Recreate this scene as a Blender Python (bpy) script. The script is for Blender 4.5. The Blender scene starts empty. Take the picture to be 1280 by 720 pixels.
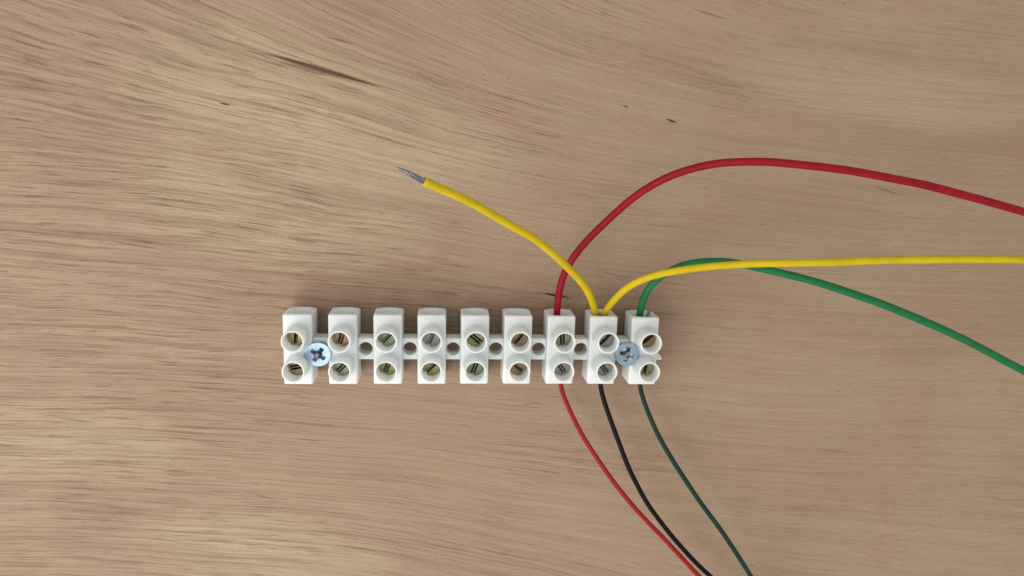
import bpy, math, random
import numpy as np
from mathutils import Matrix, Vector

S = 0.001                      # every size below is in millimetres
scene = bpy.context.scene
col = scene.collection

# ------------------------------------------------------------------ camera
CAM = np.array([-5.724, 37.929, 141.679])
ROT = np.array([-0.192, -0.088, 0.020])
FPX = 941.6                    # focal length in pixels of a 1280 px wide frame
def rot_matrix(r):
    th = np.linalg.norm(r); k = r / th
    K = np.array([[0, -k[2], k[1]], [k[2], 0, -k[0]], [-k[1], k[0], 0]])
    return np.eye(3) + math.sin(th) * K + (1 - math.cos(th)) * K @ K
RM = rot_matrix(ROT)
cam_data = bpy.data.cameras.new('camera')
cam = bpy.data.objects.new('camera', cam_data)
col.objects.link(cam)
cam_data.sensor_width = 36
cam_data.lens = FPX / 1280 * 36
cam_data.clip_start = 0.005
cam_data.clip_end = 20
m = Matrix([list(RM[0]), list(RM[1]), list(RM[2])]).to_4x4()
m.translation = Vector(CAM * S)
cam.matrix_world = m
scene.camera = cam
def at(px, py, z):
    """point (mm) at height z that the photograph shows at pixel px, py"""
    d = RM @ np.array([(px - 640) / FPX, (360 - py) / FPX, -1.0])
    return CAM + d * (z - CAM[2]) / d[2]

# ------------------------------------------------------------------ light
world = bpy.data.worlds.new('World')
scene.world = world
world.use_nodes = True
bg = world.node_tree.nodes['Background']
bg.inputs[0].default_value = (0.96, 0.96, 0.94, 1)
bg.inputs[1].default_value = 0.67
def area_light(name, loc, target, size, power, color):
    ld = bpy.data.lights.new(name, 'AREA')
    ld.shape = 'RECTANGLE'; ld.size, ld.size_y = size[0] * S, size[1] * S
    ld.energy = power; ld.color = color
    o = bpy.data.objects.new(name, ld); col.objects.link(o)
    o.location = Vector(loc) * S
    d = (Vector(target) - Vector(loc)).normalized()
    o.rotation_euler = d.to_track_quat('-Z', 'Y').to_euler()
    return o
area_light('window_light', (-235, -120, 245), (-40, 0, 0), (360, 360), 1.18, (1.0, 0.98, 0.94))
scene.view_settings.view_transform = 'Standard'
scene.view_settings.look = 'None'
scene.view_settings.exposure = 0.04
scene.view_settings.gamma = 1.0
scene.render.engine = 'CYCLES'

# ------------------------------------------------------------------ node helper
class NT:
    def __init__(self, name):
        self.m = bpy.data.materials.new(name); self.m.use_nodes = True
        self.t = self.m.node_tree; self.n = self.t.nodes; self.l = self.t.links
        self.b = self.n['Principled BSDF']
    def put(self, sock, v):
        if hasattr(v, 'is_output'): self.l.new(v, sock)
        elif isinstance(v, tuple) and len(v) == 3 and sock.type == 'RGBA': sock.default_value = (*v, 1)
        else: sock.default_value = v
    def mt(self, op, *a):
        n = self.n.new('ShaderNodeMath'); n.operation = op
        for i, v in enumerate(a): self.put(n.inputs[i], v)
        return n.outputs[0]
    def vec(self, x, y, z=0.0):
        n = self.n.new('ShaderNodeCombineXYZ')
        for i, v in enumerate((x, y, z)): self.put(n.inputs[i], v)
        return n.outputs[0]
    def obj(self):
        c = self.n.new('ShaderNodeTexCoord')
        s = self.n.new('ShaderNodeVectorMath'); s.operation = 'SCALE'; s.inputs['Scale'].default_value = 1000
        self.l.new(c.outputs['Object'], s.inputs[0])
        return s.outputs[0]
    def sep(self, v):
        n = self.n.new('ShaderNodeSeparateXYZ'); self.l.new(v, n.inputs[0]); return n.outputs
    def noise(self, v, scale=1.0, detail=2.0, rough=0.5, dist=0.0):
        n = self.n.new('ShaderNodeTexNoise'); self.l.new(v, n.inputs['Vector'])
        n.inputs['Scale'].default_value = scale; n.inputs['Detail'].default_value = detail
        n.inputs['Roughness'].default_value = rough; n.inputs['Distortion'].default_value = dist
        return n.outputs[0]
    def rng(self, v, a, b, c=0.0, d=1.0, smooth=True):
        n = self.n.new('ShaderNodeMapRange'); n.interpolation_type = 'SMOOTHSTEP' if smooth else 'LINEAR'
        self.l.new(v, n.inputs[0])
        for i, x in enumerate((a, b, c, d)): self.put(n.inputs[i + 1], x)
        return n.outputs[0]
    def mix(self, f, a, b, mode='MIX'):
        n = self.n.new('ShaderNodeMix'); n.data_type = 'RGBA'; n.blend_type = mode
        self.put(n.inputs[0], f); self.put(n.inputs[6], a); self.put(n.inputs[7], b)
        return n.outputs[2]
    def bump(self, h, strength=0.3, dist=0.0001):
        n = self.n.new('ShaderNodeBump'); n.inputs['Strength'].default_value = strength
        n.inputs['Distance'].default_value = dist; self.l.new(h, n.inputs['Height'])
        self.l.new(n.outputs[0], self.b.inputs['Normal'])
    def set(self, **k):
        for a, v in k.items(): self.put(self.b.inputs[a.replace('_', ' ')], v)

# ------------------------------------------------------------------ materials
def wood_material():
    T = NT('plywood_veneer')
    p = T.obj(); x, y, z = T.sep(p)
    M = T.mt
    # the grain lines bend: steep at the top of the board, nearly level by the strip
    t = M('MINIMUM', M('ADD', 0.10, M('MULTIPLY', M('POWER', M('ABSOLUTE', M('SUBTRACT', y, -2.0)), 2.0), 7.5e-5)), 0.40)
    xe = M('DIVIDE', x, M('SQRT', M('ADD', 1.0, M('POWER', M('ABSOLUTE', M('DIVIDE', x, 75.0)), 2.0))))
    phi = M('ADD', y, M('MULTIPLY', xe, t))
    w1 = T.noise(T.vec(M('MULTIPLY', x, 0.022), M('MULTIPLY', y, 0.05)), 1, 1)
    phi = M('ADD', phi, M('MULTIPLY', M('SUBTRACT', w1, 0.5), 3.0))
    w2 = T.noise(T.vec(M('MULTIPLY', x, 0.10), M('MULTIPLY', phi, 0.25), 4.0), 1, 1)
    phi = M('ADD', phi, M('MULTIPLY', M('SUBTRACT', w2, 0.5), 0.55))
    def g(a, b, seed, detail=2.0, rough=0.55):
        return T.noise(T.vec(M('MULTIPLY', x, a), M('MULTIPLY', phi, b), seed), 1, detail, rough)
    dens = T.rng(M('ADD', g(0.018, 0.06, 55.0, 1.0), M('MULTIPLY', x, -0.0034)), 0.36, 0.66)
    broad = g(0.020, 0.045, 11.0, 2.0)
    patch = g(0.05, 0.10, 23.0, 2.0)
    band = g(0.016, 0.60, 3.0, 4.0, 0.62)
    def region(px, py, rx, ry):          # an oval area along the grain, 1 at its middle
        c = at(px, py, 0)
        t0 = min(0.10 + 7.5e-5 * (c[1] + 2) ** 2, 0.40)
        cphi = c[1] + c[0] / math.sqrt(1 + (c[0] / 75) ** 2) * t0
        dx = M('DIVIDE', M('SUBTRACT', x, float(c[0])), rx); dy = M('DIVIDE', M('SUBTRACT', phi, float(cphi)), ry)
        return T.rng(M('ADD', M('MULTIPLY', dx, dx), M('MULTIPLY', dy, dy)), 0.0, 1.0, 1.0, 0.0)
    pale = M('MAXIMUM', region(410, 150, 42, 14), M('MAXIMUM', M('MULTIPLY', region(350, 255, 34, 14), 0.85), region(330, 690, 32, 13)))
    pale = M('MAXIMUM', pale, M('MAXIMUM', M('MULTIPLY', region(1130, 120, 40, 12), 0.6), M('MULTIPLY', region(90, 560, 30, 12), 0.7)))
    pale = M('MULTIPLY', pale, T.rng(patch, 0.25, 0.6, 0.45, 1.0))
    base = T.mix(T.rng(broad, 0.30, 0.68), (0.438, 0.308, 0.210), (0.396, 0.266, 0.180))
    base = T.mix(M('MULTIPLY', T.rng(g(0.06, 0.12, 91.0, 2.0), 0.45, 0.70), 0.5), base, (0.420, 0.268, 0.192))
    base = T.mix(M('MULTIPLY', pale, 0.9), base, (0.530, 0.425, 0.275))
    base = T.mix(T.rng(band, 0.42, 0.70, 0.0, M('ADD', 0.20, M('MULTIPLY', dens, 0.20))), base, (0.240, 0.145, 0.090))
    fib = g(0.22, 6.0, 40.0, 3.0, 0.65)
    lines = g(0.018, 1.15, 5.0, 2.0, 0.55)
    base = T.mix(T.rng(lines, 0.50, 0.66, 0.0, M('ADD', 0.08, M('MULTIPLY', dens, 0.16))), base, (0.20, 0.12, 0.075))
    hair = g(0.026, 2.7, 63.0, 3.0, 0.6)
    base = T.mix(M('MULTIPLY', T.rng(hair, 0.515, 0.615), M('ADD', 0.09, M('MULTIPLY', T.rng(x, 45.0, -45.0), 0.27))), base, (0.18, 0.105, 0.065))
    base = T.mix(T.rng(hair, 0.36, 0.48, 0.11, 0.0), base, (0.56, 0.46, 0.33))
    base = T.mix(T.rng(fib, 0.34, 0.66, 0.0, 0.34, False), base, (0.25, 0.17, 0.11))
    # where the pores are many and dark, and where they are few
    n1 = g(0.048, 1.75, 7.0, 4.0, 0.66)
    s1 = T.rng(n1, M('SUBTRACT', 0.600, M('MULTIPLY', dens, 0.075)), 0.675)
    n2 = g(0.11, 3.6, 17.0, 2.0, 0.6)
    s2 = T.rng(n2, M('SUBTRACT', 0.640, M('MULTIPLY', dens, 0.08)), 0.72)
    n3 = g(0.42, 4.6, 31.0, 1.0, 0.5)
    s3 = T.rng(n3, 0.690, 0.79)
    base = T.mix(M('MULTIPLY', s1, M('ADD', 0.12, M('MULTIPLY', dens, 0.42))), base, (0.165, 0.092, 0.055))
    base = T.mix(M('MULTIPLY', s2, M('ADD', 0.22, M('MULTIPLY', dens, 0.50))), base, (0.135, 0.078, 0.048))
    base = T.mix(M('MULTIPLY', s3, 0.45), base, (0.090, 0.055, 0.036))
    # single marks of this board: (x0,y0)-(x1,y1) in the photograph, half width mm, strength
    marks = [((310, 60), (498, 115), 0.66, 1.0, (0.105, 0.045, 0.026)),
             ((300, 62), (352, 73), 0.35, 0.40, (0.17, 0.10, 0.06)),
             ((345, 76), (432, 97), 1.0, 0.5, (0.16, 0.09, 0.055)),
             ((400, 44), (446, 56), 0.28, 0.62, (0.12, 0.07, 0.045)),
             ((831, 148), (847, 154), 0.34, 0.95, (0.035, 0.028, 0.022)),
             ((777, 131), (787, 135), 0.22, 0.90, (0.045, 0.032, 0.025)),
             ((272, 128), (290, 132), 0.26, 0.90, (0.045, 0.032, 0.025)),
             ((674, 365.5), (718, 373.5), 0.36, 1.0, (0.020, 0.012, 0.008)),
             ((866, 11), (912, 25), 0.16, 0.7, (0.10, 0.07, 0.045)),
             ((902, 40), (930, 50), 0.14, 0.45, (0.12, 0.08, 0.05)),
             ((745, 338), (790, 348), 0.2, 0.5, (0.14, 0.09, 0.06)),
             ((455, 165), (520, 186), 0.22, 0.5, (0.15, 0.09, 0.06)),
             ((430, 158), (500, 178), 0.18, 0.45, (0.15, 0.09, 0.06)),
             ((365, 548), (408, 552), 0.26, 0.5, (0.17, 0.09, 0.06)),
             ((310, 616), (350, 626), 0.2, 0.55, (0.15, 0.09, 0.06)),
             ((632, 600), (690, 612), 0.2, 0.5, (0.15, 0.09, 0.06)),
             ((1010, 560), (1070, 566), 0.2, 0.5, (0.15, 0.09, 0.06)),
             ((1085, 230), (1130, 246), 0.25, 0.55, (0.15, 0.09, 0.06)),
             ((130, 300), (205, 312), 0.28, 0.6, (0.14, 0.08, 0.05)),
             ((60, 520), (128, 530), 0.25, 0.55, (0.15, 0.09, 0.06))]
    jag = M('MULTIPLY', M('SUBTRACT', T.noise(p, 1.6, 2, 0.6), 0.5), 0.55)
    for (a, b, hw, st, c) in marks:
        A = at(*a, 0); B = at(*b, 0); mid = (A + B) / 2; d = B - A; L = float(np.hypot(d[0], d[1])) / 2
        ang = math.atan2(d[1], d[0]); ca, sa = math.cos(ang), math.sin(ang)
        dx = M('SUBTRACT', x, float(mid[0])); dy = M('SUBTRACT', y, float(mid[1]))
        u = M('ADD', M('MULTIPLY', dx, ca / L), M('MULTIPLY', dy, sa / L))
        v = M('ADD', M('MULTIPLY', dx, -sa / hw), M('MULTIPLY', dy, ca / hw))
        v = M('ADD', v, M('MULTIPLY', jag, min(1.0, 0.5 / hw)))
        r = M('ADD', M('POWER', M('ABSOLUTE', u), 2.0), M('ABSOLUTE', v))
        k = T.rng(r, 0.25, 1.0, st, 0.0)
        base = T.mix(k, base, c)
    # pink-red speck left by a knot
    sp = at(632, 152, 0)
    rr = M('ADD', M('POWER', M('ABSOLUTE', M('DIVIDE', M('SUBTRACT', x, float(sp[0])), 4.5)), 2.0),
           M('POWER', M('ABSOLUTE', M('DIVIDE', M('SUBTRACT', y, float(sp[1])), 1.7)), 2.0))
    base = T.mix(T.rng(rr, 0.0, 1.0, 0.35, 0.0), base, (0.43, 0.22, 0.19))
    spk = T.noise(p, 2.6, 3, 0.7)
    base = T.mix(1.0, base, T.mix(T.rng(spk, 0.30, 0.70, 0, 1, False), (0.86, 0.86, 0.85), (1.02, 1.02, 1.02)), 'MULTIPLY')
    T.set(Base_Color=base, Roughness=T.rng(fib, 0.3, 0.7, 0.55, 0.68), Specular_IOR_Level=0.22)
    h = M('SUBTRACT', M('MULTIPLY', fib, 0.25), M('ADD', s1, M('ADD', M('MULTIPLY', s2, 0.7), s3)))
    T.bump(h, 0.35, 0.00012)
    return T.m

def plastic_material():
    T = NT('white_moulded_plastic')
    ob = T.n.new('ShaderNodeObjectInfo')
    va = T.n.new('ShaderNodeVectorMath'); va.operation = 'SCALE'; T.l.new(ob.outputs['Location'], va.inputs[0]); va.inputs['Scale'].default_value = 3700
    vb = T.n.new('ShaderNodeVectorMath'); vb.operation = 'ADD'; T.l.new(T.obj(), vb.inputs[0]); T.l.new(va.outputs[0], vb.inputs[1])
    p = vb.outputs[0]
    n = T.noise(p, 0.22, 2)
    info = T.n.new('ShaderNodeObjectInfo')
    c = T.mix(n, (0.755, 0.80, 0.785), (0.80, 0.84, 0.825))
    c = T.mix(T.mt('MULTIPLY', info.outputs['Random'], 0.35), c, (0.79, 0.79, 0.745))
    T.set(Base_Color=c, Roughness=T.rng(T.noise(p, 3.0, 2), 0.3, 0.7, 0.32, 0.46), Subsurface_Weight=0.85,
          Subsurface_Radius=(1.2, 1.1, 1.0), Subsurface_Scale=0.0013, IOR=1.5)
    T.bump(T.noise(p, 2.2, 3), 0.12, 0.0001)
    return T.m

def metal_material(name, c1, c2, r1, r2, scale=1.3, bump=0.25):
    T = NT(name)
    p = T.obj()
    n = T.noise(p, scale, 3, 0.6)
    T.set(Base_Color=T.mix(T.rng(n, 0.35, 0.65), c1, c2), Metallic=1.0,
          Roughness=T.rng(T.noise(p, scale * 2.5, 3), 0.3, 0.7, r1, r2))
    T.bump(T.noise(p, scale * 4, 3), bump, 0.00008)
    return T.m

def wire_material(name, c, c2=None, rough=0.52, spec=0.2):
    T = NT(name)
    p = T.obj()
    n = T.noise(p, 0.35, 3, 0.6)
    T.set(Base_Color=T.mix(T.rng(n, 0.35, 0.7), c, c2 or tuple(v * 0.82 for v in c)),
          Roughness=T.rng(T.noise(p, 1.8, 3), 0.3, 0.7, rough - 0.07, rough + 0.1), Specular_IOR_Level=spec)
    T.bump(T.noise(p, 1.5, 3), 0.10, 0.0001)
    return T.m

WOOD = wood_material()
PLASTIC = plastic_material()
BRASS = {  # yellow chromate tones with reflected surroundings mixed into the base colours
    'olive': metal_material('olive_brass', (0.34, 0.31, 0.15), (0.21, 0.20, 0.10), 0.30, 0.50),
    'green': metal_material('green_passivated_reflection_brass', (0.28, 0.33, 0.20), (0.19, 0.23, 0.14), 0.30, 0.50),
    'copper': metal_material('brown_reflection_brass', (0.36, 0.25, 0.15), (0.23, 0.17, 0.10), 0.32, 0.52),
    'grey': metal_material('grey_reflection_brass', (0.36, 0.33, 0.29), (0.23, 0.21, 0.20), 0.30, 0.50),
}
SLEEVE = metal_material('brass_sleeve_metal', (0.60, 0.50, 0.28), (0.42, 0.34, 0.18), 0.25, 0.4)
ZINC = metal_material('sky_lit_blue_zinc', (0.48, 0.63, 0.78), (0.41, 0.56, 0.71), 0.36, 0.52, 2.2, 0.35)  # bluish zinc, with the brightness of reflected sky put into its colour
ZINC_LESS_LIT = metal_material('less_lit_zinc', (0.40, 0.53, 0.62), (0.31, 0.42, 0.51), 0.26, 0.42, 1.8, 0.45)  # same zinc, colour darkened to stand for less reflected sky
TIN = metal_material('tinned_copper_strand', (0.30, 0.32, 0.34), (0.18, 0.19, 0.20), 0.40, 0.55, 2.5)
COPPER = metal_material('copper_strand', (0.75, 0.48, 0.26), (0.60, 0.36, 0.20), 0.28, 0.45, 2.5)
RED = wire_material('red_wire_insulation', (0.29, 0.003, 0.013))
RED_THIN = wire_material('thin_red_wire_insulation', (0.33, 0.014, 0.022))
YELLOW = wire_material('yellow_wire_insulation', (0.64, 0.465, 0.006), (0.58, 0.41, 0.005))
GREEN = wire_material('green_wire_insulation', (0.012, 0.165, 0.055))
DARK_GREEN = wire_material('dark_green_wire_insulation', (0.006, 0.040, 0.028))
BLACK = wire_material('black_wire_insulation', (0.005, 0.005, 0.005), (0.007, 0.006, 0.006), 0.42, 0.12)

# ------------------------------------------------------------------ mesh helpers
def surface_nets(f, lo, hi, h):
    """closed smooth mesh of the solid f(x,y,z) < 0, box lo..hi, cell size h (all mm)"""
    ax = [np.arange(lo[i] - 2 * h, hi[i] + 2.5 * h, h) for i in range(3)]
    X, Y, Z = np.meshgrid(*ax, indexing='ij')
    F = f(X, Y, Z)
    nx, ny, nz = F.shape
    cs = (nx - 1, ny - 1, nz - 1)
    acc = np.zeros(cs + (3,)); cnt = np.zeros(cs)
    off = [(i, j, k) for i in (0, 1) for j in (0, 1) for k in (0, 1)]
    sl = lambda o: tuple(slice(o[q], o[q] + cs[q]) for q in range(3))
    for a in off:
        for q in range(3):
            if a[q]: continue
            b = list(a); b[q] = 1
            fa, fb = F[sl(a)], F[sl(b)]
            mk = (fa < 0) != (fb < 0)
            t = np.where(mk, fa / np.where(mk, fa - fb, 1), 0)
            cnt += mk
            for c in range(3):
                acc[..., c] += mk * (a[c] + (t if c == q else 0))
    act = cnt > 0
    idx = -np.ones(cs, int); idx[act] = np.arange(act.sum())
    I = np.argwhere(act)
    V = (I + acc[act] / cnt[act][:, None]) * h + np.array([a[0] for a in ax])
    quads = []
    for q in range(3):
        o1, o2 = (q + 1) % 3, (q + 2) % 3
        s0 = [slice(1, -1)] * 3; s0[q] = slice(0, -1)
        s1 = list(s0); s1[q] = slice(1, None)
        fa, fb = F[tuple(s0)], F[tuple(s1)]
        for flip, mk in ((0, (fa < 0) & (fb >= 0)), (1, (fa >= 0) & (fb < 0))):
            P = np.argwhere(mk)
            base = P.copy(); base[:, o1] += 1; base[:, o2] += 1
            def at_(d1, d2):
                c = base.copy(); c[:, o1] -= d1; c[:, o2] -= d2
                return idx[c[:, 0], c[:, 1], c[:, 2]]
            w = [at_(1, 1), at_(0, 1), at_(0, 0), at_(1, 0)]
            if flip: w = w[::-1]
            quads.append(np.stack(w, 1))
    Q = np.concatenate(quads)
    Q = Q[(Q >= 0).all(1)]
    return V, Q

def mesh_from(name, V, Q, mat, smooth=True):
    me = bpy.data.meshes.new(name)
    V = np.asarray(V, float) * S
    if isinstance(Q, np.ndarray):
        me.vertices.add(len(V)); me.vertices.foreach_set('co', V.ravel())
        me.loops.add(Q.size); me.loops.foreach_set('vertex_index', Q.ravel().astype(np.int32))
        me.polygons.add(len(Q)); me.polygons.foreach_set('loop_start', np.arange(0, Q.size, Q.shape[1], dtype=np.int32))
        me.update(calc_edges=True); me.validate()
    else:
        me.from_pydata(V.tolist(), [], Q)
    me.materials.append(mat)
    me.polygons.foreach_set('use_smooth', [smooth] * len(me.polygons))
    return me

def link(name, me, parent=None, loc=(0, 0, 0), rz=0.0):
    o = bpy.data.objects.new(name, me); col.objects.link(o)
    o.location = Vector(loc) * S; o.rotation_euler = (0, 0, rz)
    if parent: o.parent = parent
    return o

def thing(name, label, cat, loc=(0, 0, 0), group=None):
    o = link(name, None, None, loc)
    o.empty_display_size = 0.005
    o['label'] = label; o['category'] = cat
    if group: o['group'] = group
    return o

def smin(a, b, k):
    h = np.clip(0.5 + 0.5 * (b - a) / k, 0, 1)
    return b * (1 - h) + a * h - k * h * (1 - h)
def smax(a, b, k): return -smin(-a, -b, k)
def sbox(X, Y, Z, c, hs, r):
    q = [np.abs(A - c[i]) - hs[i] + r for i, A in enumerate((X, Y, Z))]
    return np.sqrt(sum(np.maximum(v, 0) ** 2 for v in q)) + np.minimum(np.maximum(np.maximum(q[0], q[1]), q[2]), 0) - r
def scyl(X, Y, Z, cx, cy, r, z0, z1, rnd=0.0):
    a = np.sqrt((X - cx) ** 2 + (Y - cy) ** 2) - r + rnd
    b = np.abs(Z - (z0 + z1) / 2) - (z1 - z0) / 2 + rnd
    return np.sqrt(np.maximum(a, 0) ** 2 + np.maximum(b, 0) ** 2) + np.minimum(np.maximum(a, b), 0) - rnd

# ------------------------------------------------------------------ board
BT = 12.0
bx0, bx1, by0, by1 = -190, 190, -120, 150
me = bpy.data.meshes.new('plywood_board')
import bmesh
bm = bmesh.new()
vs = [bm.verts.new((px * S, py * S, pz * S)) for pz in (-BT, 0) for px, py in ((bx0, by0), (bx1, by0), (bx1, by1), (bx0, by1))]
for f in ((3, 2, 1, 0), (4, 5, 6, 7), (0, 1, 5, 4), (1, 2, 6, 5), (2, 3, 7, 6), (3, 0, 4, 7)): bm.faces.new([vs[i] for i in f])
bmesh.ops.bevel(bm, geom=list(bm.edges), offset=0.0005, segments=2, affect='EDGES')
bm.to_mesh(me); bm.free()
me.materials.append(WOOD)
board = link('plywood_board', me)
board['kind'] = 'structure'
board['label'] = 'pale brown plywood board with fine dark grain under the terminal strip and wires'

# ------------------------------------------------------------------ terminal strip
ZR, ZD, RY, DY, HW = 11.85, 7.04, 2.75, 6.56, 2.58
def housing_sdf(X, Y, Z):
    hw = HW + 0.10 * (1 - np.clip(Z / ZD, 0, 1))
    q = sbox(X * HW / hw, Y, Z, (0, 0, ZD / 2), (HW, DY, ZD / 2), 0.28)
    q = smax(q, np.where(Z < 3.5, np.sqrt(X ** 2 + (Z - 3.5) ** 2), np.abs(X)) - 3.5, 0.3)   # rounded underside
    tows = None
    for s in (-1, 1):
        t = scyl(X, Y, Z, 0, s * RY, 1.99 + 0.03 * (ZR - Z) / 5, 3, ZR, 0.14)
        tows = t if tows is None else np.minimum(tows, t)
    d = smin(q, tows, 0.55)
    for s in (-1, 1):
        bore = scyl(X, Y, Z, 0, s * RY, 1.70 - 0.015 * (ZR - Z), 5.6, ZR + 2, 0)
        d = smax(d, -bore, 0.16)
        yy = DY - s * Y                                                # depth in from the end face
        a = 2.12 - 0.32 * np.clip(yy, 0, 2.2)
        b = 2.55 - 0.42 * np.clip(yy, 0, 2.2)
        a = np.maximum(a, 1.42); b = np.maximum(b, 1.62)
        zc = 3.75 - 0.05 * np.clip(yy, 0, 2.2)
        e = ((np.abs(X) / a) ** 2.6 + (np.abs(Z - zc) / b) ** 2.6) ** (1 / 2.6) - 1
        e = e * 1.6
        e = np.maximum(e, yy - 5.4)
        e = np.maximum(e, -yy - 3)
        d = smax(d, -e, 0.10)
    return d
V, Q = surface_nets(housing_sdf, (-2.8, -6.7, -0.1), (2.8, 6.7, 12.0), 0.13)
housing_me = mesh_from('terminal_housing', V, Q, PLASTIC)

def web_sdf(X, Y, Z):
    d = sbox(X, Y, Z, (0, 0, 4.55), (1.65, 2.02, 1.75), 0.18)
    return smax(d, -scyl(X, Y, Z, 0, 0, 1.24 + 0.03 * (6.3 - Z) / 3, 0, 9, 0), 0.14)
V, Q = surface_nets(web_sdf, (-1.7, -2.1, 2.7), (1.7, 2.1, 6.4), 0.10)
web_me = mesh_from('connecting_web', V, Q, PLASTIC)

def stub_sdf(X, Y, Z):     # what is left of the next web, cut off roughly
    d = sbox(X, Y, Z, (0, 0, 4.4), (0.75, 2.0, 1.6), 0.15)
    d = smax(d, (X * 0.80 + (Y + 1.2) * 0.60) - 0.35, 0.1)
    return d
V, Q = surface_nets(stub_sdf, (-0.8, -2.1, 2.7), (0.8, 2.1, 6.2), 0.10)
stub_me = mesh_from('cut_web_stub', V, Q, PLASTIC)

def tscrew_sdf(X, Y, Z):
    d = scyl(X, Y, Z, 0, 0, 1.56, -1.6, 0, 0.14)
    slot = np.maximum(np.abs(Y) - 0.29, -1.45 - Z)
    return smax(d, -slot, 0.06)
V, Q = surface_nets(tscrew_sdf, (-1.6, -1.6, -1.7), (1.6, 1.6, 0.1), 0.075)
screw_V, screw_Q = V, Q
def tscrew_sdf2(X, Y, Z):      # wider slot; the added ridge stands in for light on its floor
    R_ = np.sqrt(X ** 2 + Y ** 2)
    d = scyl(X, Y, Z, 0, 0, 1.56, -1.6, 0, 0.14)
    slot = np.maximum(np.abs(Y) - 0.42, -1.35 - Z)
    d = smax(d, -slot, 0.06)
    return smin(d, np.maximum(np.maximum(np.abs(Y) - 0.12, R_ - 1.5), np.abs(Z + 0.85) - 0.65), 0.04)
W, WQ = surface_nets(tscrew_sdf2, (-1.6, -1.6, -1.7), (1.6, 1.6, 0.1), 0.075)
screw_me = {k: (mesh_from('terminal_screw', V, Q, mt_), mesh_from('terminal_screw', W, WQ, mt_)) for k, mt_ in BRASS.items()}

def sleeve_mesh():
    rings, n = [], 28
    prof = [(-5.9, 1.36), (5.9, 1.36), (5.9, 1.16), (-5.9, 1.16)]
    Vv, Qq = [], []
    for (yy, r) in [(-4.1, 1.38), (4.1, 1.38), (4.1, 1.16), (-4.1, 1.16)]:
        for i in range(n):
            a = 2 * math.pi * i / n
            Vv.append((r * math.cos(a), yy, 3.65 + r * math.sin(a)))
    for k in range(4):
        for i in range(n):
            j = (i + 1) % n; k2 = (k + 1) % 4
            Qq.append((k * n + i, k * n + j, k2 * n + j, k2 * n + i))
    return mesh_from('brass_sleeve', Vv, Qq, SLEEVE)
sleeve_me = sleeve_mesh()

# rim centres of the nine positions as the photograph shows them
UP = [(364.7, 428.0), (423.4, 428.4), (482.4, 428.2), (539.4, 428.2), (594.8, 428.2), (650.2, 428.2), (705.8, 428.5), (760.5, 428.7), (813.3, 429.6)]
LO = [(365.7, 465.7), (424.1, 465.0), (482.6, 465.0), (539.0, 465.0), (594.3, 465.0), (649.0, 465.0), (705.1, 465.2), (758.6, 466.1), (812.4, 467.3)]
ANG_U = [(88, 0, 'olive'), (74, 1, 'copper'), (45, 0, 'green'), (68, 0, 'grey'), (-40, 1, 'olive'), (52, 0, 'copper'), (96, 1, 'green'), (48, 0, 'grey'), (40, 0, 'copper')]
ANG_L = [(12, 1, 'copper'), (45, 1, 'green'), (68, 1, 'olive'), (45, 0, 'olive'), (70, 1, 'green'), (-42, 0, 'copper'), (-55, 1, 'grey'), (-50, 1, 'grey'), (84, 0, 'olive')]
strip = thing('terminal_strip', 'white nine-way plastic screw terminal strip lying across the plywood board', 'terminal strip')
BX = []
for i in range(9):
    a, b = at(*UP[i], ZR), at(*LO[i], ZR)
    nom = (i - 4) * 8.0
    cx = 0.45 * nom + 0.55 * (a[0] + b[0]) / 2
    cy = 0.45 * 0.0 + 0.55 * (a[1] + b[1]) / 2
    BX.append((cx, cy))
random.seed(4)
for i in range(9):
    cx, cy = BX[i]
    hsg = link('terminal_housing', housing_me, strip, (cx, cy, 0.02), random.uniform(-0.006, 0.006))
    for (ang, kind, mk), s in ((ANG_U[i], 1), (ANG_L[i], -1)):
        dz = random.uniform(-0.25, 0.2)
        sc = link('terminal_screw', screw_me[mk][kind], hsg, (0, s * RY, 8.75 + dz), math.radians(ang))
        sc.rotation_euler[0] = random.uniform(-0.03, 0.03)
    link('brass_sleeve', sleeve_me, hsg)
WEB = []
for i in range(8):
    wx = (BX[i][0] + BX[i + 1][0]) / 2; wy = (BX[i][1] + BX[i + 1][1]) / 2
    WEB.append((wx, wy))
    link('connecting_web', web_me, strip, (wx, wy, 0.02))
link('cut_web_stub', stub_me, strip, (BX[8][0] + HW + 0.55, BX[8][1], 0))

# ------------------------------------------------------------------ fixing screws
def fix_sdf(X, Y, Z):
    R = np.sqrt(X ** 2 + Y ** 2)
    d = scyl(X, Y, Z, 0, 0, 2.46, -0.34, 0.0, 0.10)
    d = smax(d, R - 2.46 + 0.04 * R, 0.05)
    cone = np.maximum((R - (2.35 + (Z + 0.3) * 1.45)) * 0.57, np.maximum(Z + 0.25, -1.2 - Z))
    d = smin(d, cone, 0.08)
    d = smin(d, scyl(X, Y, Z, 0, 0, 1.05, -11.5, -0.8, 0.0), 0.05)
    dome = (Z - 0.02 + 0.012 * R ** 2)
    d = smax(d, dome, 0.05)
    tz = np.clip(-Z, 0, 2)
    for (u, v) in ((X, Y), (Y, X)):
        arm = np.maximum(np.abs(u) - (0.38 - 0.04 * tz), np.abs(v) - (1.46 - 0.22 * tz))
        arm = np.maximum(arm, -3.4 - Z)
        d = smax(d, -arm, 0.04)
    core = np.maximum(R - (0.76 - 0.15 * tz), -3.9 - Z)
    d = smax(d, -core, 0.04)
    for (u, v) in ((X + Y, X - Y), (X - Y, X + Y)):                   # small ticks between the arms
        u, v = u / 1.4142, v / 1.4142
        tick = np.maximum(np.maximum(np.abs(u) - 0.05, np.abs(v) - 1.45), -0.10 - Z)
        d = smax(d, -tick, 0.04)
    return d
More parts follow.
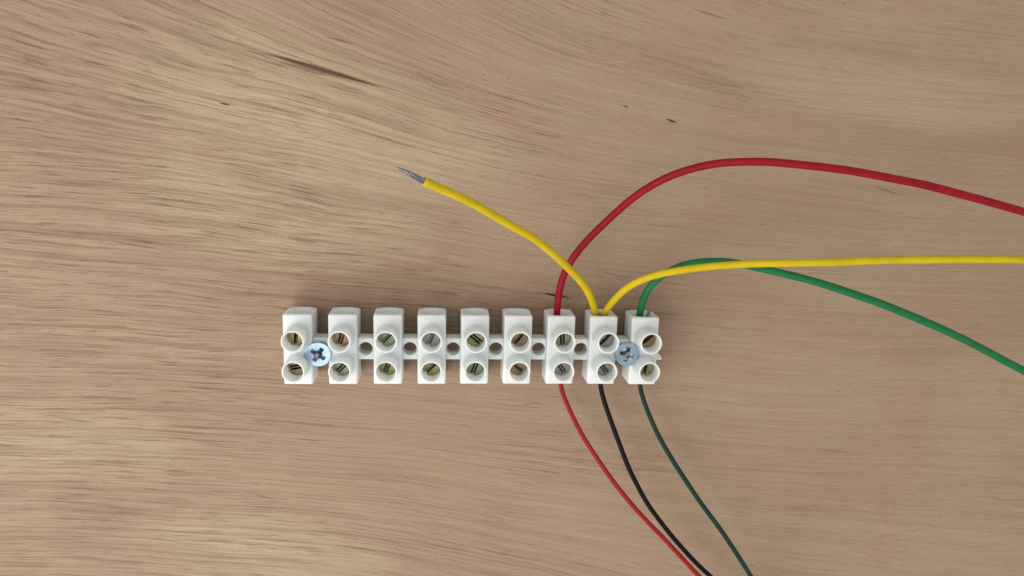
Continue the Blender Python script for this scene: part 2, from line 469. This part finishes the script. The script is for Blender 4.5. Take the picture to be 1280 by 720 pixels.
V, Q = surface_nets(fix_sdf, (-2.5, -2.5, -11.6), (2.5, 2.5, 0.1), 0.085)
for (px, py), zt, rz, tilt, mt_, lab in (
        ((397.5, 443.5), 7.62, 56, (math.radians(4), math.radians(-5)), ZINC, 'pale blue zinc cross head screw between the first two terminals at the left end'),
        ((784.0, 443.0), 7.62, 76, (math.radians(-5), math.radians(5)), ZINC_LESS_LIT, 'dull grey zinc cross head screw between the black and green wire terminals')):
    c = at(px, py, zt)
    o = link('cross_head_screw', mesh_from('cross_head_screw', V, Q, mt_), None, c, math.radians(rz))
    o.rotation_euler = (tilt[0], tilt[1], math.radians(rz))
    if mt_ is ZINC_LESS_LIT: o.scale = (0.95, 0.95, 1)
    o['label'] = lab; o['category'] = 'screw'; o['group'] = 'screws fixing the terminal strip to the board'

# ------------------------------------------------------------------ wires
def spline(P, step=0.5):
    P = [np.array(p, float) for p in P]
    P = [2 * P[0] - P[1]] + P + [2 * P[-1] - P[-2]]
    out = []
    for i in range(1, len(P) - 2):
        n = max(2, int(np.linalg.norm(P[i + 1] - P[i]) / step))
        for k in range(n):
            t = k / n
            out.append(0.5 * ((2 * P[i]) + (P[i + 1] - P[i - 1]) * t + (2 * P[i - 1] - 5 * P[i] + 4 * P[i + 1] - P[i + 2]) * t * t
                              + (-P[i - 1] + 3 * P[i] - 3 * P[i + 1] + P[i + 2]) * t ** 3))
    out.append(P[-2])
    return np.array(out)
def smooth_path(C, it):
    C = C.copy()
    for _ in range(it): C[1:-1] = C[1:-1] * 0.5 + (C[:-2] + C[2:]) * 0.25
    return C
def frames(C):
    T = np.gradient(C, axis=0); T /= np.linalg.norm(T, axis=1)[:, None]
    N = np.cross(T[0], (0, 0, 1.0))
    if np.linalg.norm(N) < 1e-3: N = np.array([1.0, 0, 0])
    out = []
    for t in T:
        N = N - t * (N @ t); N /= np.linalg.norm(N); out.append((N.copy(), np.cross(t, N)))
    return out
def tube(C, r, n=18, cap=True, seed=0, wob=0.012):
    rng = np.random.default_rng(seed)
    F = frames(C); m_ = len(C)
    r = np.full(m_, float(r)) if np.isscalar(r) else np.asarray(r, float)
    w = 1 + wob * np.convolve(rng.normal(size=m_ + 20), np.ones(21) / 4.6, 'valid')[:m_]
    Vv, Qq = [], []
    for i in range(m_):
        for k in range(n):
            a = 2 * math.pi * k / n
            Vv.append(C[i] + r[i] * w[i] * (F[i][0] * math.cos(a) + F[i][1] * math.sin(a)))
    for i in range(m_ - 1):
        for k in range(n):
            j = (k + 1) % n
            Qq.append((i * n + k, i * n + j, (i + 1) * n + j, (i + 1) * n + k))
    if cap:
        Qq.append(tuple(range(n))[::-1]); Qq.append(tuple((m_ - 1) * n + k for k in range(n)))
    return Vv, Qq
def join(parts):
    V_, Q_ = [], []
    for v, q in parts:
        b = len(V_); V_ += list(v); Q_ += [tuple(i + b for i in f) for f in q]
    return V_, Q_
def strands(C, r, rs, turns, n=5, taper=None, seed=1):
    """a bundle of fine wires twisted about the path C"""
    rng = random.Random(seed); F = frames(C); m_ = len(C); out = [tube(C, rs, 6, True, seed, 0)]
    for s in range(n):
        ph = 2 * math.pi * s / n + rng.uniform(-.2, .2); D = []
        for i in range(m_):
            t = i / (m_ - 1); rad = r * (taper(t) if taper else 1)
            a = ph + turns * 2 * math.pi * t
            D.append(C[i] + rad * (F[i][0] * math.cos(a) + F[i][1] * math.sin(a)))
        cut = int(m_ * (1 - rng.uniform(0, 0.10)))
        out.append(tube(np.array(D)[:cut], rs, 7, True, s, 0))
    return join(out)
def wire_points(block, south, pts, zs):
    """pts are pixels of the photograph with a height each; starts inside the terminal"""
    P = [at(px, py, z) for (px, py), z in zip(pts, zs)]
    s = -1 if south else 1
    first = P[0]
    inner = np.array([first[0] * 0.75 + BX[block][0] * 0.25, BX[block][1] + s * 3.6, 3.7])
    return [inner] + P
def make_wire(name, label, path, r, mat, seed, group=None, sm=14):
    t = thing(name, label, 'wire', (path[0][0], path[0][1], 0), group)
    C = smooth_path(spline(path), sm)
    rng = np.random.default_rng(seed)                                 # small bends that handling leaves in a wire
    s_ = np.arange(len(C)) * 0.5
    amp = np.clip(s_ / 12, 0, 1) * np.clip((len(C) * 0.5 - s_) / 8, 0, 1)
    for ax_ in (0, 1, 2):
        for wl in (9.0, 14.0, 23.0):
            C[:, ax_] += amp * 0.0016 * wl * rng.uniform(0.4, 1) * np.sin(2 * math.pi * s_ / (wl * rng.uniform(0.8, 1.2)) + rng.uniform(0, 6.28))
    org = np.array([path[0][0], path[0][1], 0])
    V_, Q_ = tube(C - org, r, 18, True, seed)
    link('insulation', mesh_from('insulation', V_, Q_, mat), t)
    return t, C, org

GU = 'thick wires leaving the top of the terminal strip'
GL = 'thin wires leaving the bottom of the terminal strip'
px = [(696, 393), (698.9, 366.4), (706, 338.9), (719.7, 317.5), (741.1, 293), (771.7, 264), (802.2, 239.6), (832.8, 222.2), (863.3, 211.2), (893.9, 204.4), (924.4, 202.3), (961, 202.3), (999.3, 206), (1060, 213), (1130, 226), (1210, 245), (1330, 280)]
zs = [4.0, 5.0, 6.2, 7.2, 8.5, 10.5, 12.5, 14.5, 16, 17.5, 19, 20.5, 22, 23, 23.5, 23.5, 23]
make_wire('electrical_wire', 'thick red wire arching up and right from the third terminal from the right', wire_points(6, False, px, zs), 0.67, RED, 1, GU)

px = [(744.6, 393), (736.8, 367.9), (723.7, 349), (703.3, 328.5), (674.1, 302.3), (645, 284.8), (615.8, 268.7), (586.7, 252.1), (557.5, 238.7), (529.8, 226.5)]
zs = [4.2, 7.5, 11, 14, 17.5, 20.5, 23, 25.5, 28, 30]
path = wire_points(7, False, px, zs)
t, C, org = make_wire('electrical_wire', 'thick yellow wire with a stripped grey end pointing to the upper left', path, 0.67, YELLOW, 2, GU)
tip = [C[-4], C[-1], at(518, 220.3, 30.6), at(506, 213.9, 31.0), at(494.5, 209.2, 31.2)]
TC = spline(tip, 0.25)
V_, Q_ = strands(TC - org, 0.30, 0.135, 1.1, 7, lambda t_: 1.0 if t_ < 0.55 else max(0.12, 1 - (t_ - 0.55) * 1.9))
link('bare_strands', mesh_from('bare_strands', V_, Q_, TIN), t)
# a ring of torn insulation round the stripped end
ring = []
F = frames(C); T_end = C[-1] - C[-3]; T_end /= np.linalg.norm(T_end)
for k in range(5):
    a = k * 1.25 + 0.4
    d = F[-1][0] * math.cos(a) + F[-1][1] * math.sin(a)
    c0 = C[-1] + d * 0.47 - org
    ring.append(tube(np.array([c0 - T_end * 0.35, c0 + T_end * (0.12 + 0.10 * (k % 3))]), [0.16, 0.07], 7, True, k, 0))
V_, Q_ = join(ring)
link('torn_insulation', mesh_from('torn_insulation', V_, Q_, YELLOW), t)
# bare strands of the yellow wires glinting in the mouth of the terminal
mouth = at(749.5, 390.5, 4.6)
V_, Q_ = join([tube(spline([mouth + np.array((-0.3 + 0.25 * k, -3.2, -0.6)), mouth + np.array((-0.25 + 0.22 * k, -0.8, 0.0)), mouth + np.array((-0.25 + 0.3 * k, 0.15 + 0.3 * (k % 2), 0.25))], 0.3) - org, 0.10, 6, True, k, 0) for k in range(3)])
link('stray_strands', mesh_from('stray_strands', V_, Q_, COPPER), t)

px = [(754.2, 393), (768.6, 374), (786.9, 357.2), (811.4, 346.5), (838.9, 339.5), (875.5, 334.3), (909.1, 331.2), (955, 329.7), (999.3, 328.5), (1060, 327), (1130, 325), (1210, 324), (1330, 326)]
zs = [4.2, 6.5, 9, 11.5, 13, 14.5, 16, 17.5, 19, 20, 20.5, 20.5, 20]
make_wire('electrical_wire', 'thick yellow wire bending right over the green wire', wire_points(7, False, px, zs), 0.65, YELLOW, 3, GU)

px = [(799.4, 394), (802.2, 378.6), (809.9, 361.8), (823.6, 346.5), (851.1, 332.2), (875.5, 327.6), (900, 326.7), (924.4, 329.1), (955, 336.4), (985.5, 343.5), (1000, 347), (1060, 365), (1130, 391), (1210, 427), (1330, 490)]
zs = [4.0, 5.2, 6.5, 7.6, 8.8, 9.6, 10.4, 11.4, 12.8, 14, 14.6, 16, 17, 17.5, 17.5]
t, C, org = make_wire('electrical_wire', 'thick green wire curving right beneath the yellow one', wire_points(8, False, px, zs), 0.69, GREEN, 4, GU)
mouth = at(809.5, 390.0, 4.6)
V_, Q_ = join([tube(spline([mouth + np.array((-0.9 + 0.2 * k, -3.0, -0.7)), mouth + np.array((-0.15 + 0.25 * k, -0.5, 0)), mouth + np.array((-0.1 + 0.30 * k, 0.4 + 0.35 * (k % 2), 0.4))], 0.3) - org, 0.09, 6, True, k, 0) for k in range(3)])
link('stray_strands', mesh_from('stray_strands', V_, Q_, TIN), t)

px = [(700.2, 479), (702.6, 490), (714.7, 518.6), (735.6, 556.8), (759.9, 593), (784.2, 624), (812, 655), (836.3, 680.5), (860.6, 706.2), (874.5, 720.5), (905, 750), (950, 790)]
zs = [4.0, 4.3, 5, 6, 7, 7.6, 8, 8, 8, 8, 8, 8]
make_wire('electrical_wire', 'thin red wire running down and right from the bottom of the strip', wire_points(6, True, px, zs), 0.46, RED_THIN, 5, GL)
px = [(750.0, 479), (752, 490), (758.4, 511.7), (771, 546.4), (787.9, 589), (808.5, 628), (832.8, 661.5), (857.1, 690), (888.4, 720.5), (922, 748), (970, 785)]
zs = [4.0, 4.4, 5, 6.2, 7.4, 8, 8, 7.6, 7.2, 7, 7]
make_wire('electrical_wire', 'thin black wire curving down from the bottom of the strip', wire_points(7, True, px, zs), 0.47, BLACK, 6, GL)
px = [(799.2, 480), (801.4, 490), (808.5, 511.7), (825.9, 550.5), (850.2, 589.8), (874.5, 626.3), (902.3, 664.5), (923.1, 695.8), (938.8, 720.5), (958, 752), (985, 795)]
zs = [4.0, 4.4, 5, 6, 7, 7.6, 8, 8, 8, 8, 8]
make_wire('electrical_wire', 'thin dark green wire running down and right from the last terminal', wire_points(8, True, px, zs), 0.47, DARK_GREEN, 7, GL)
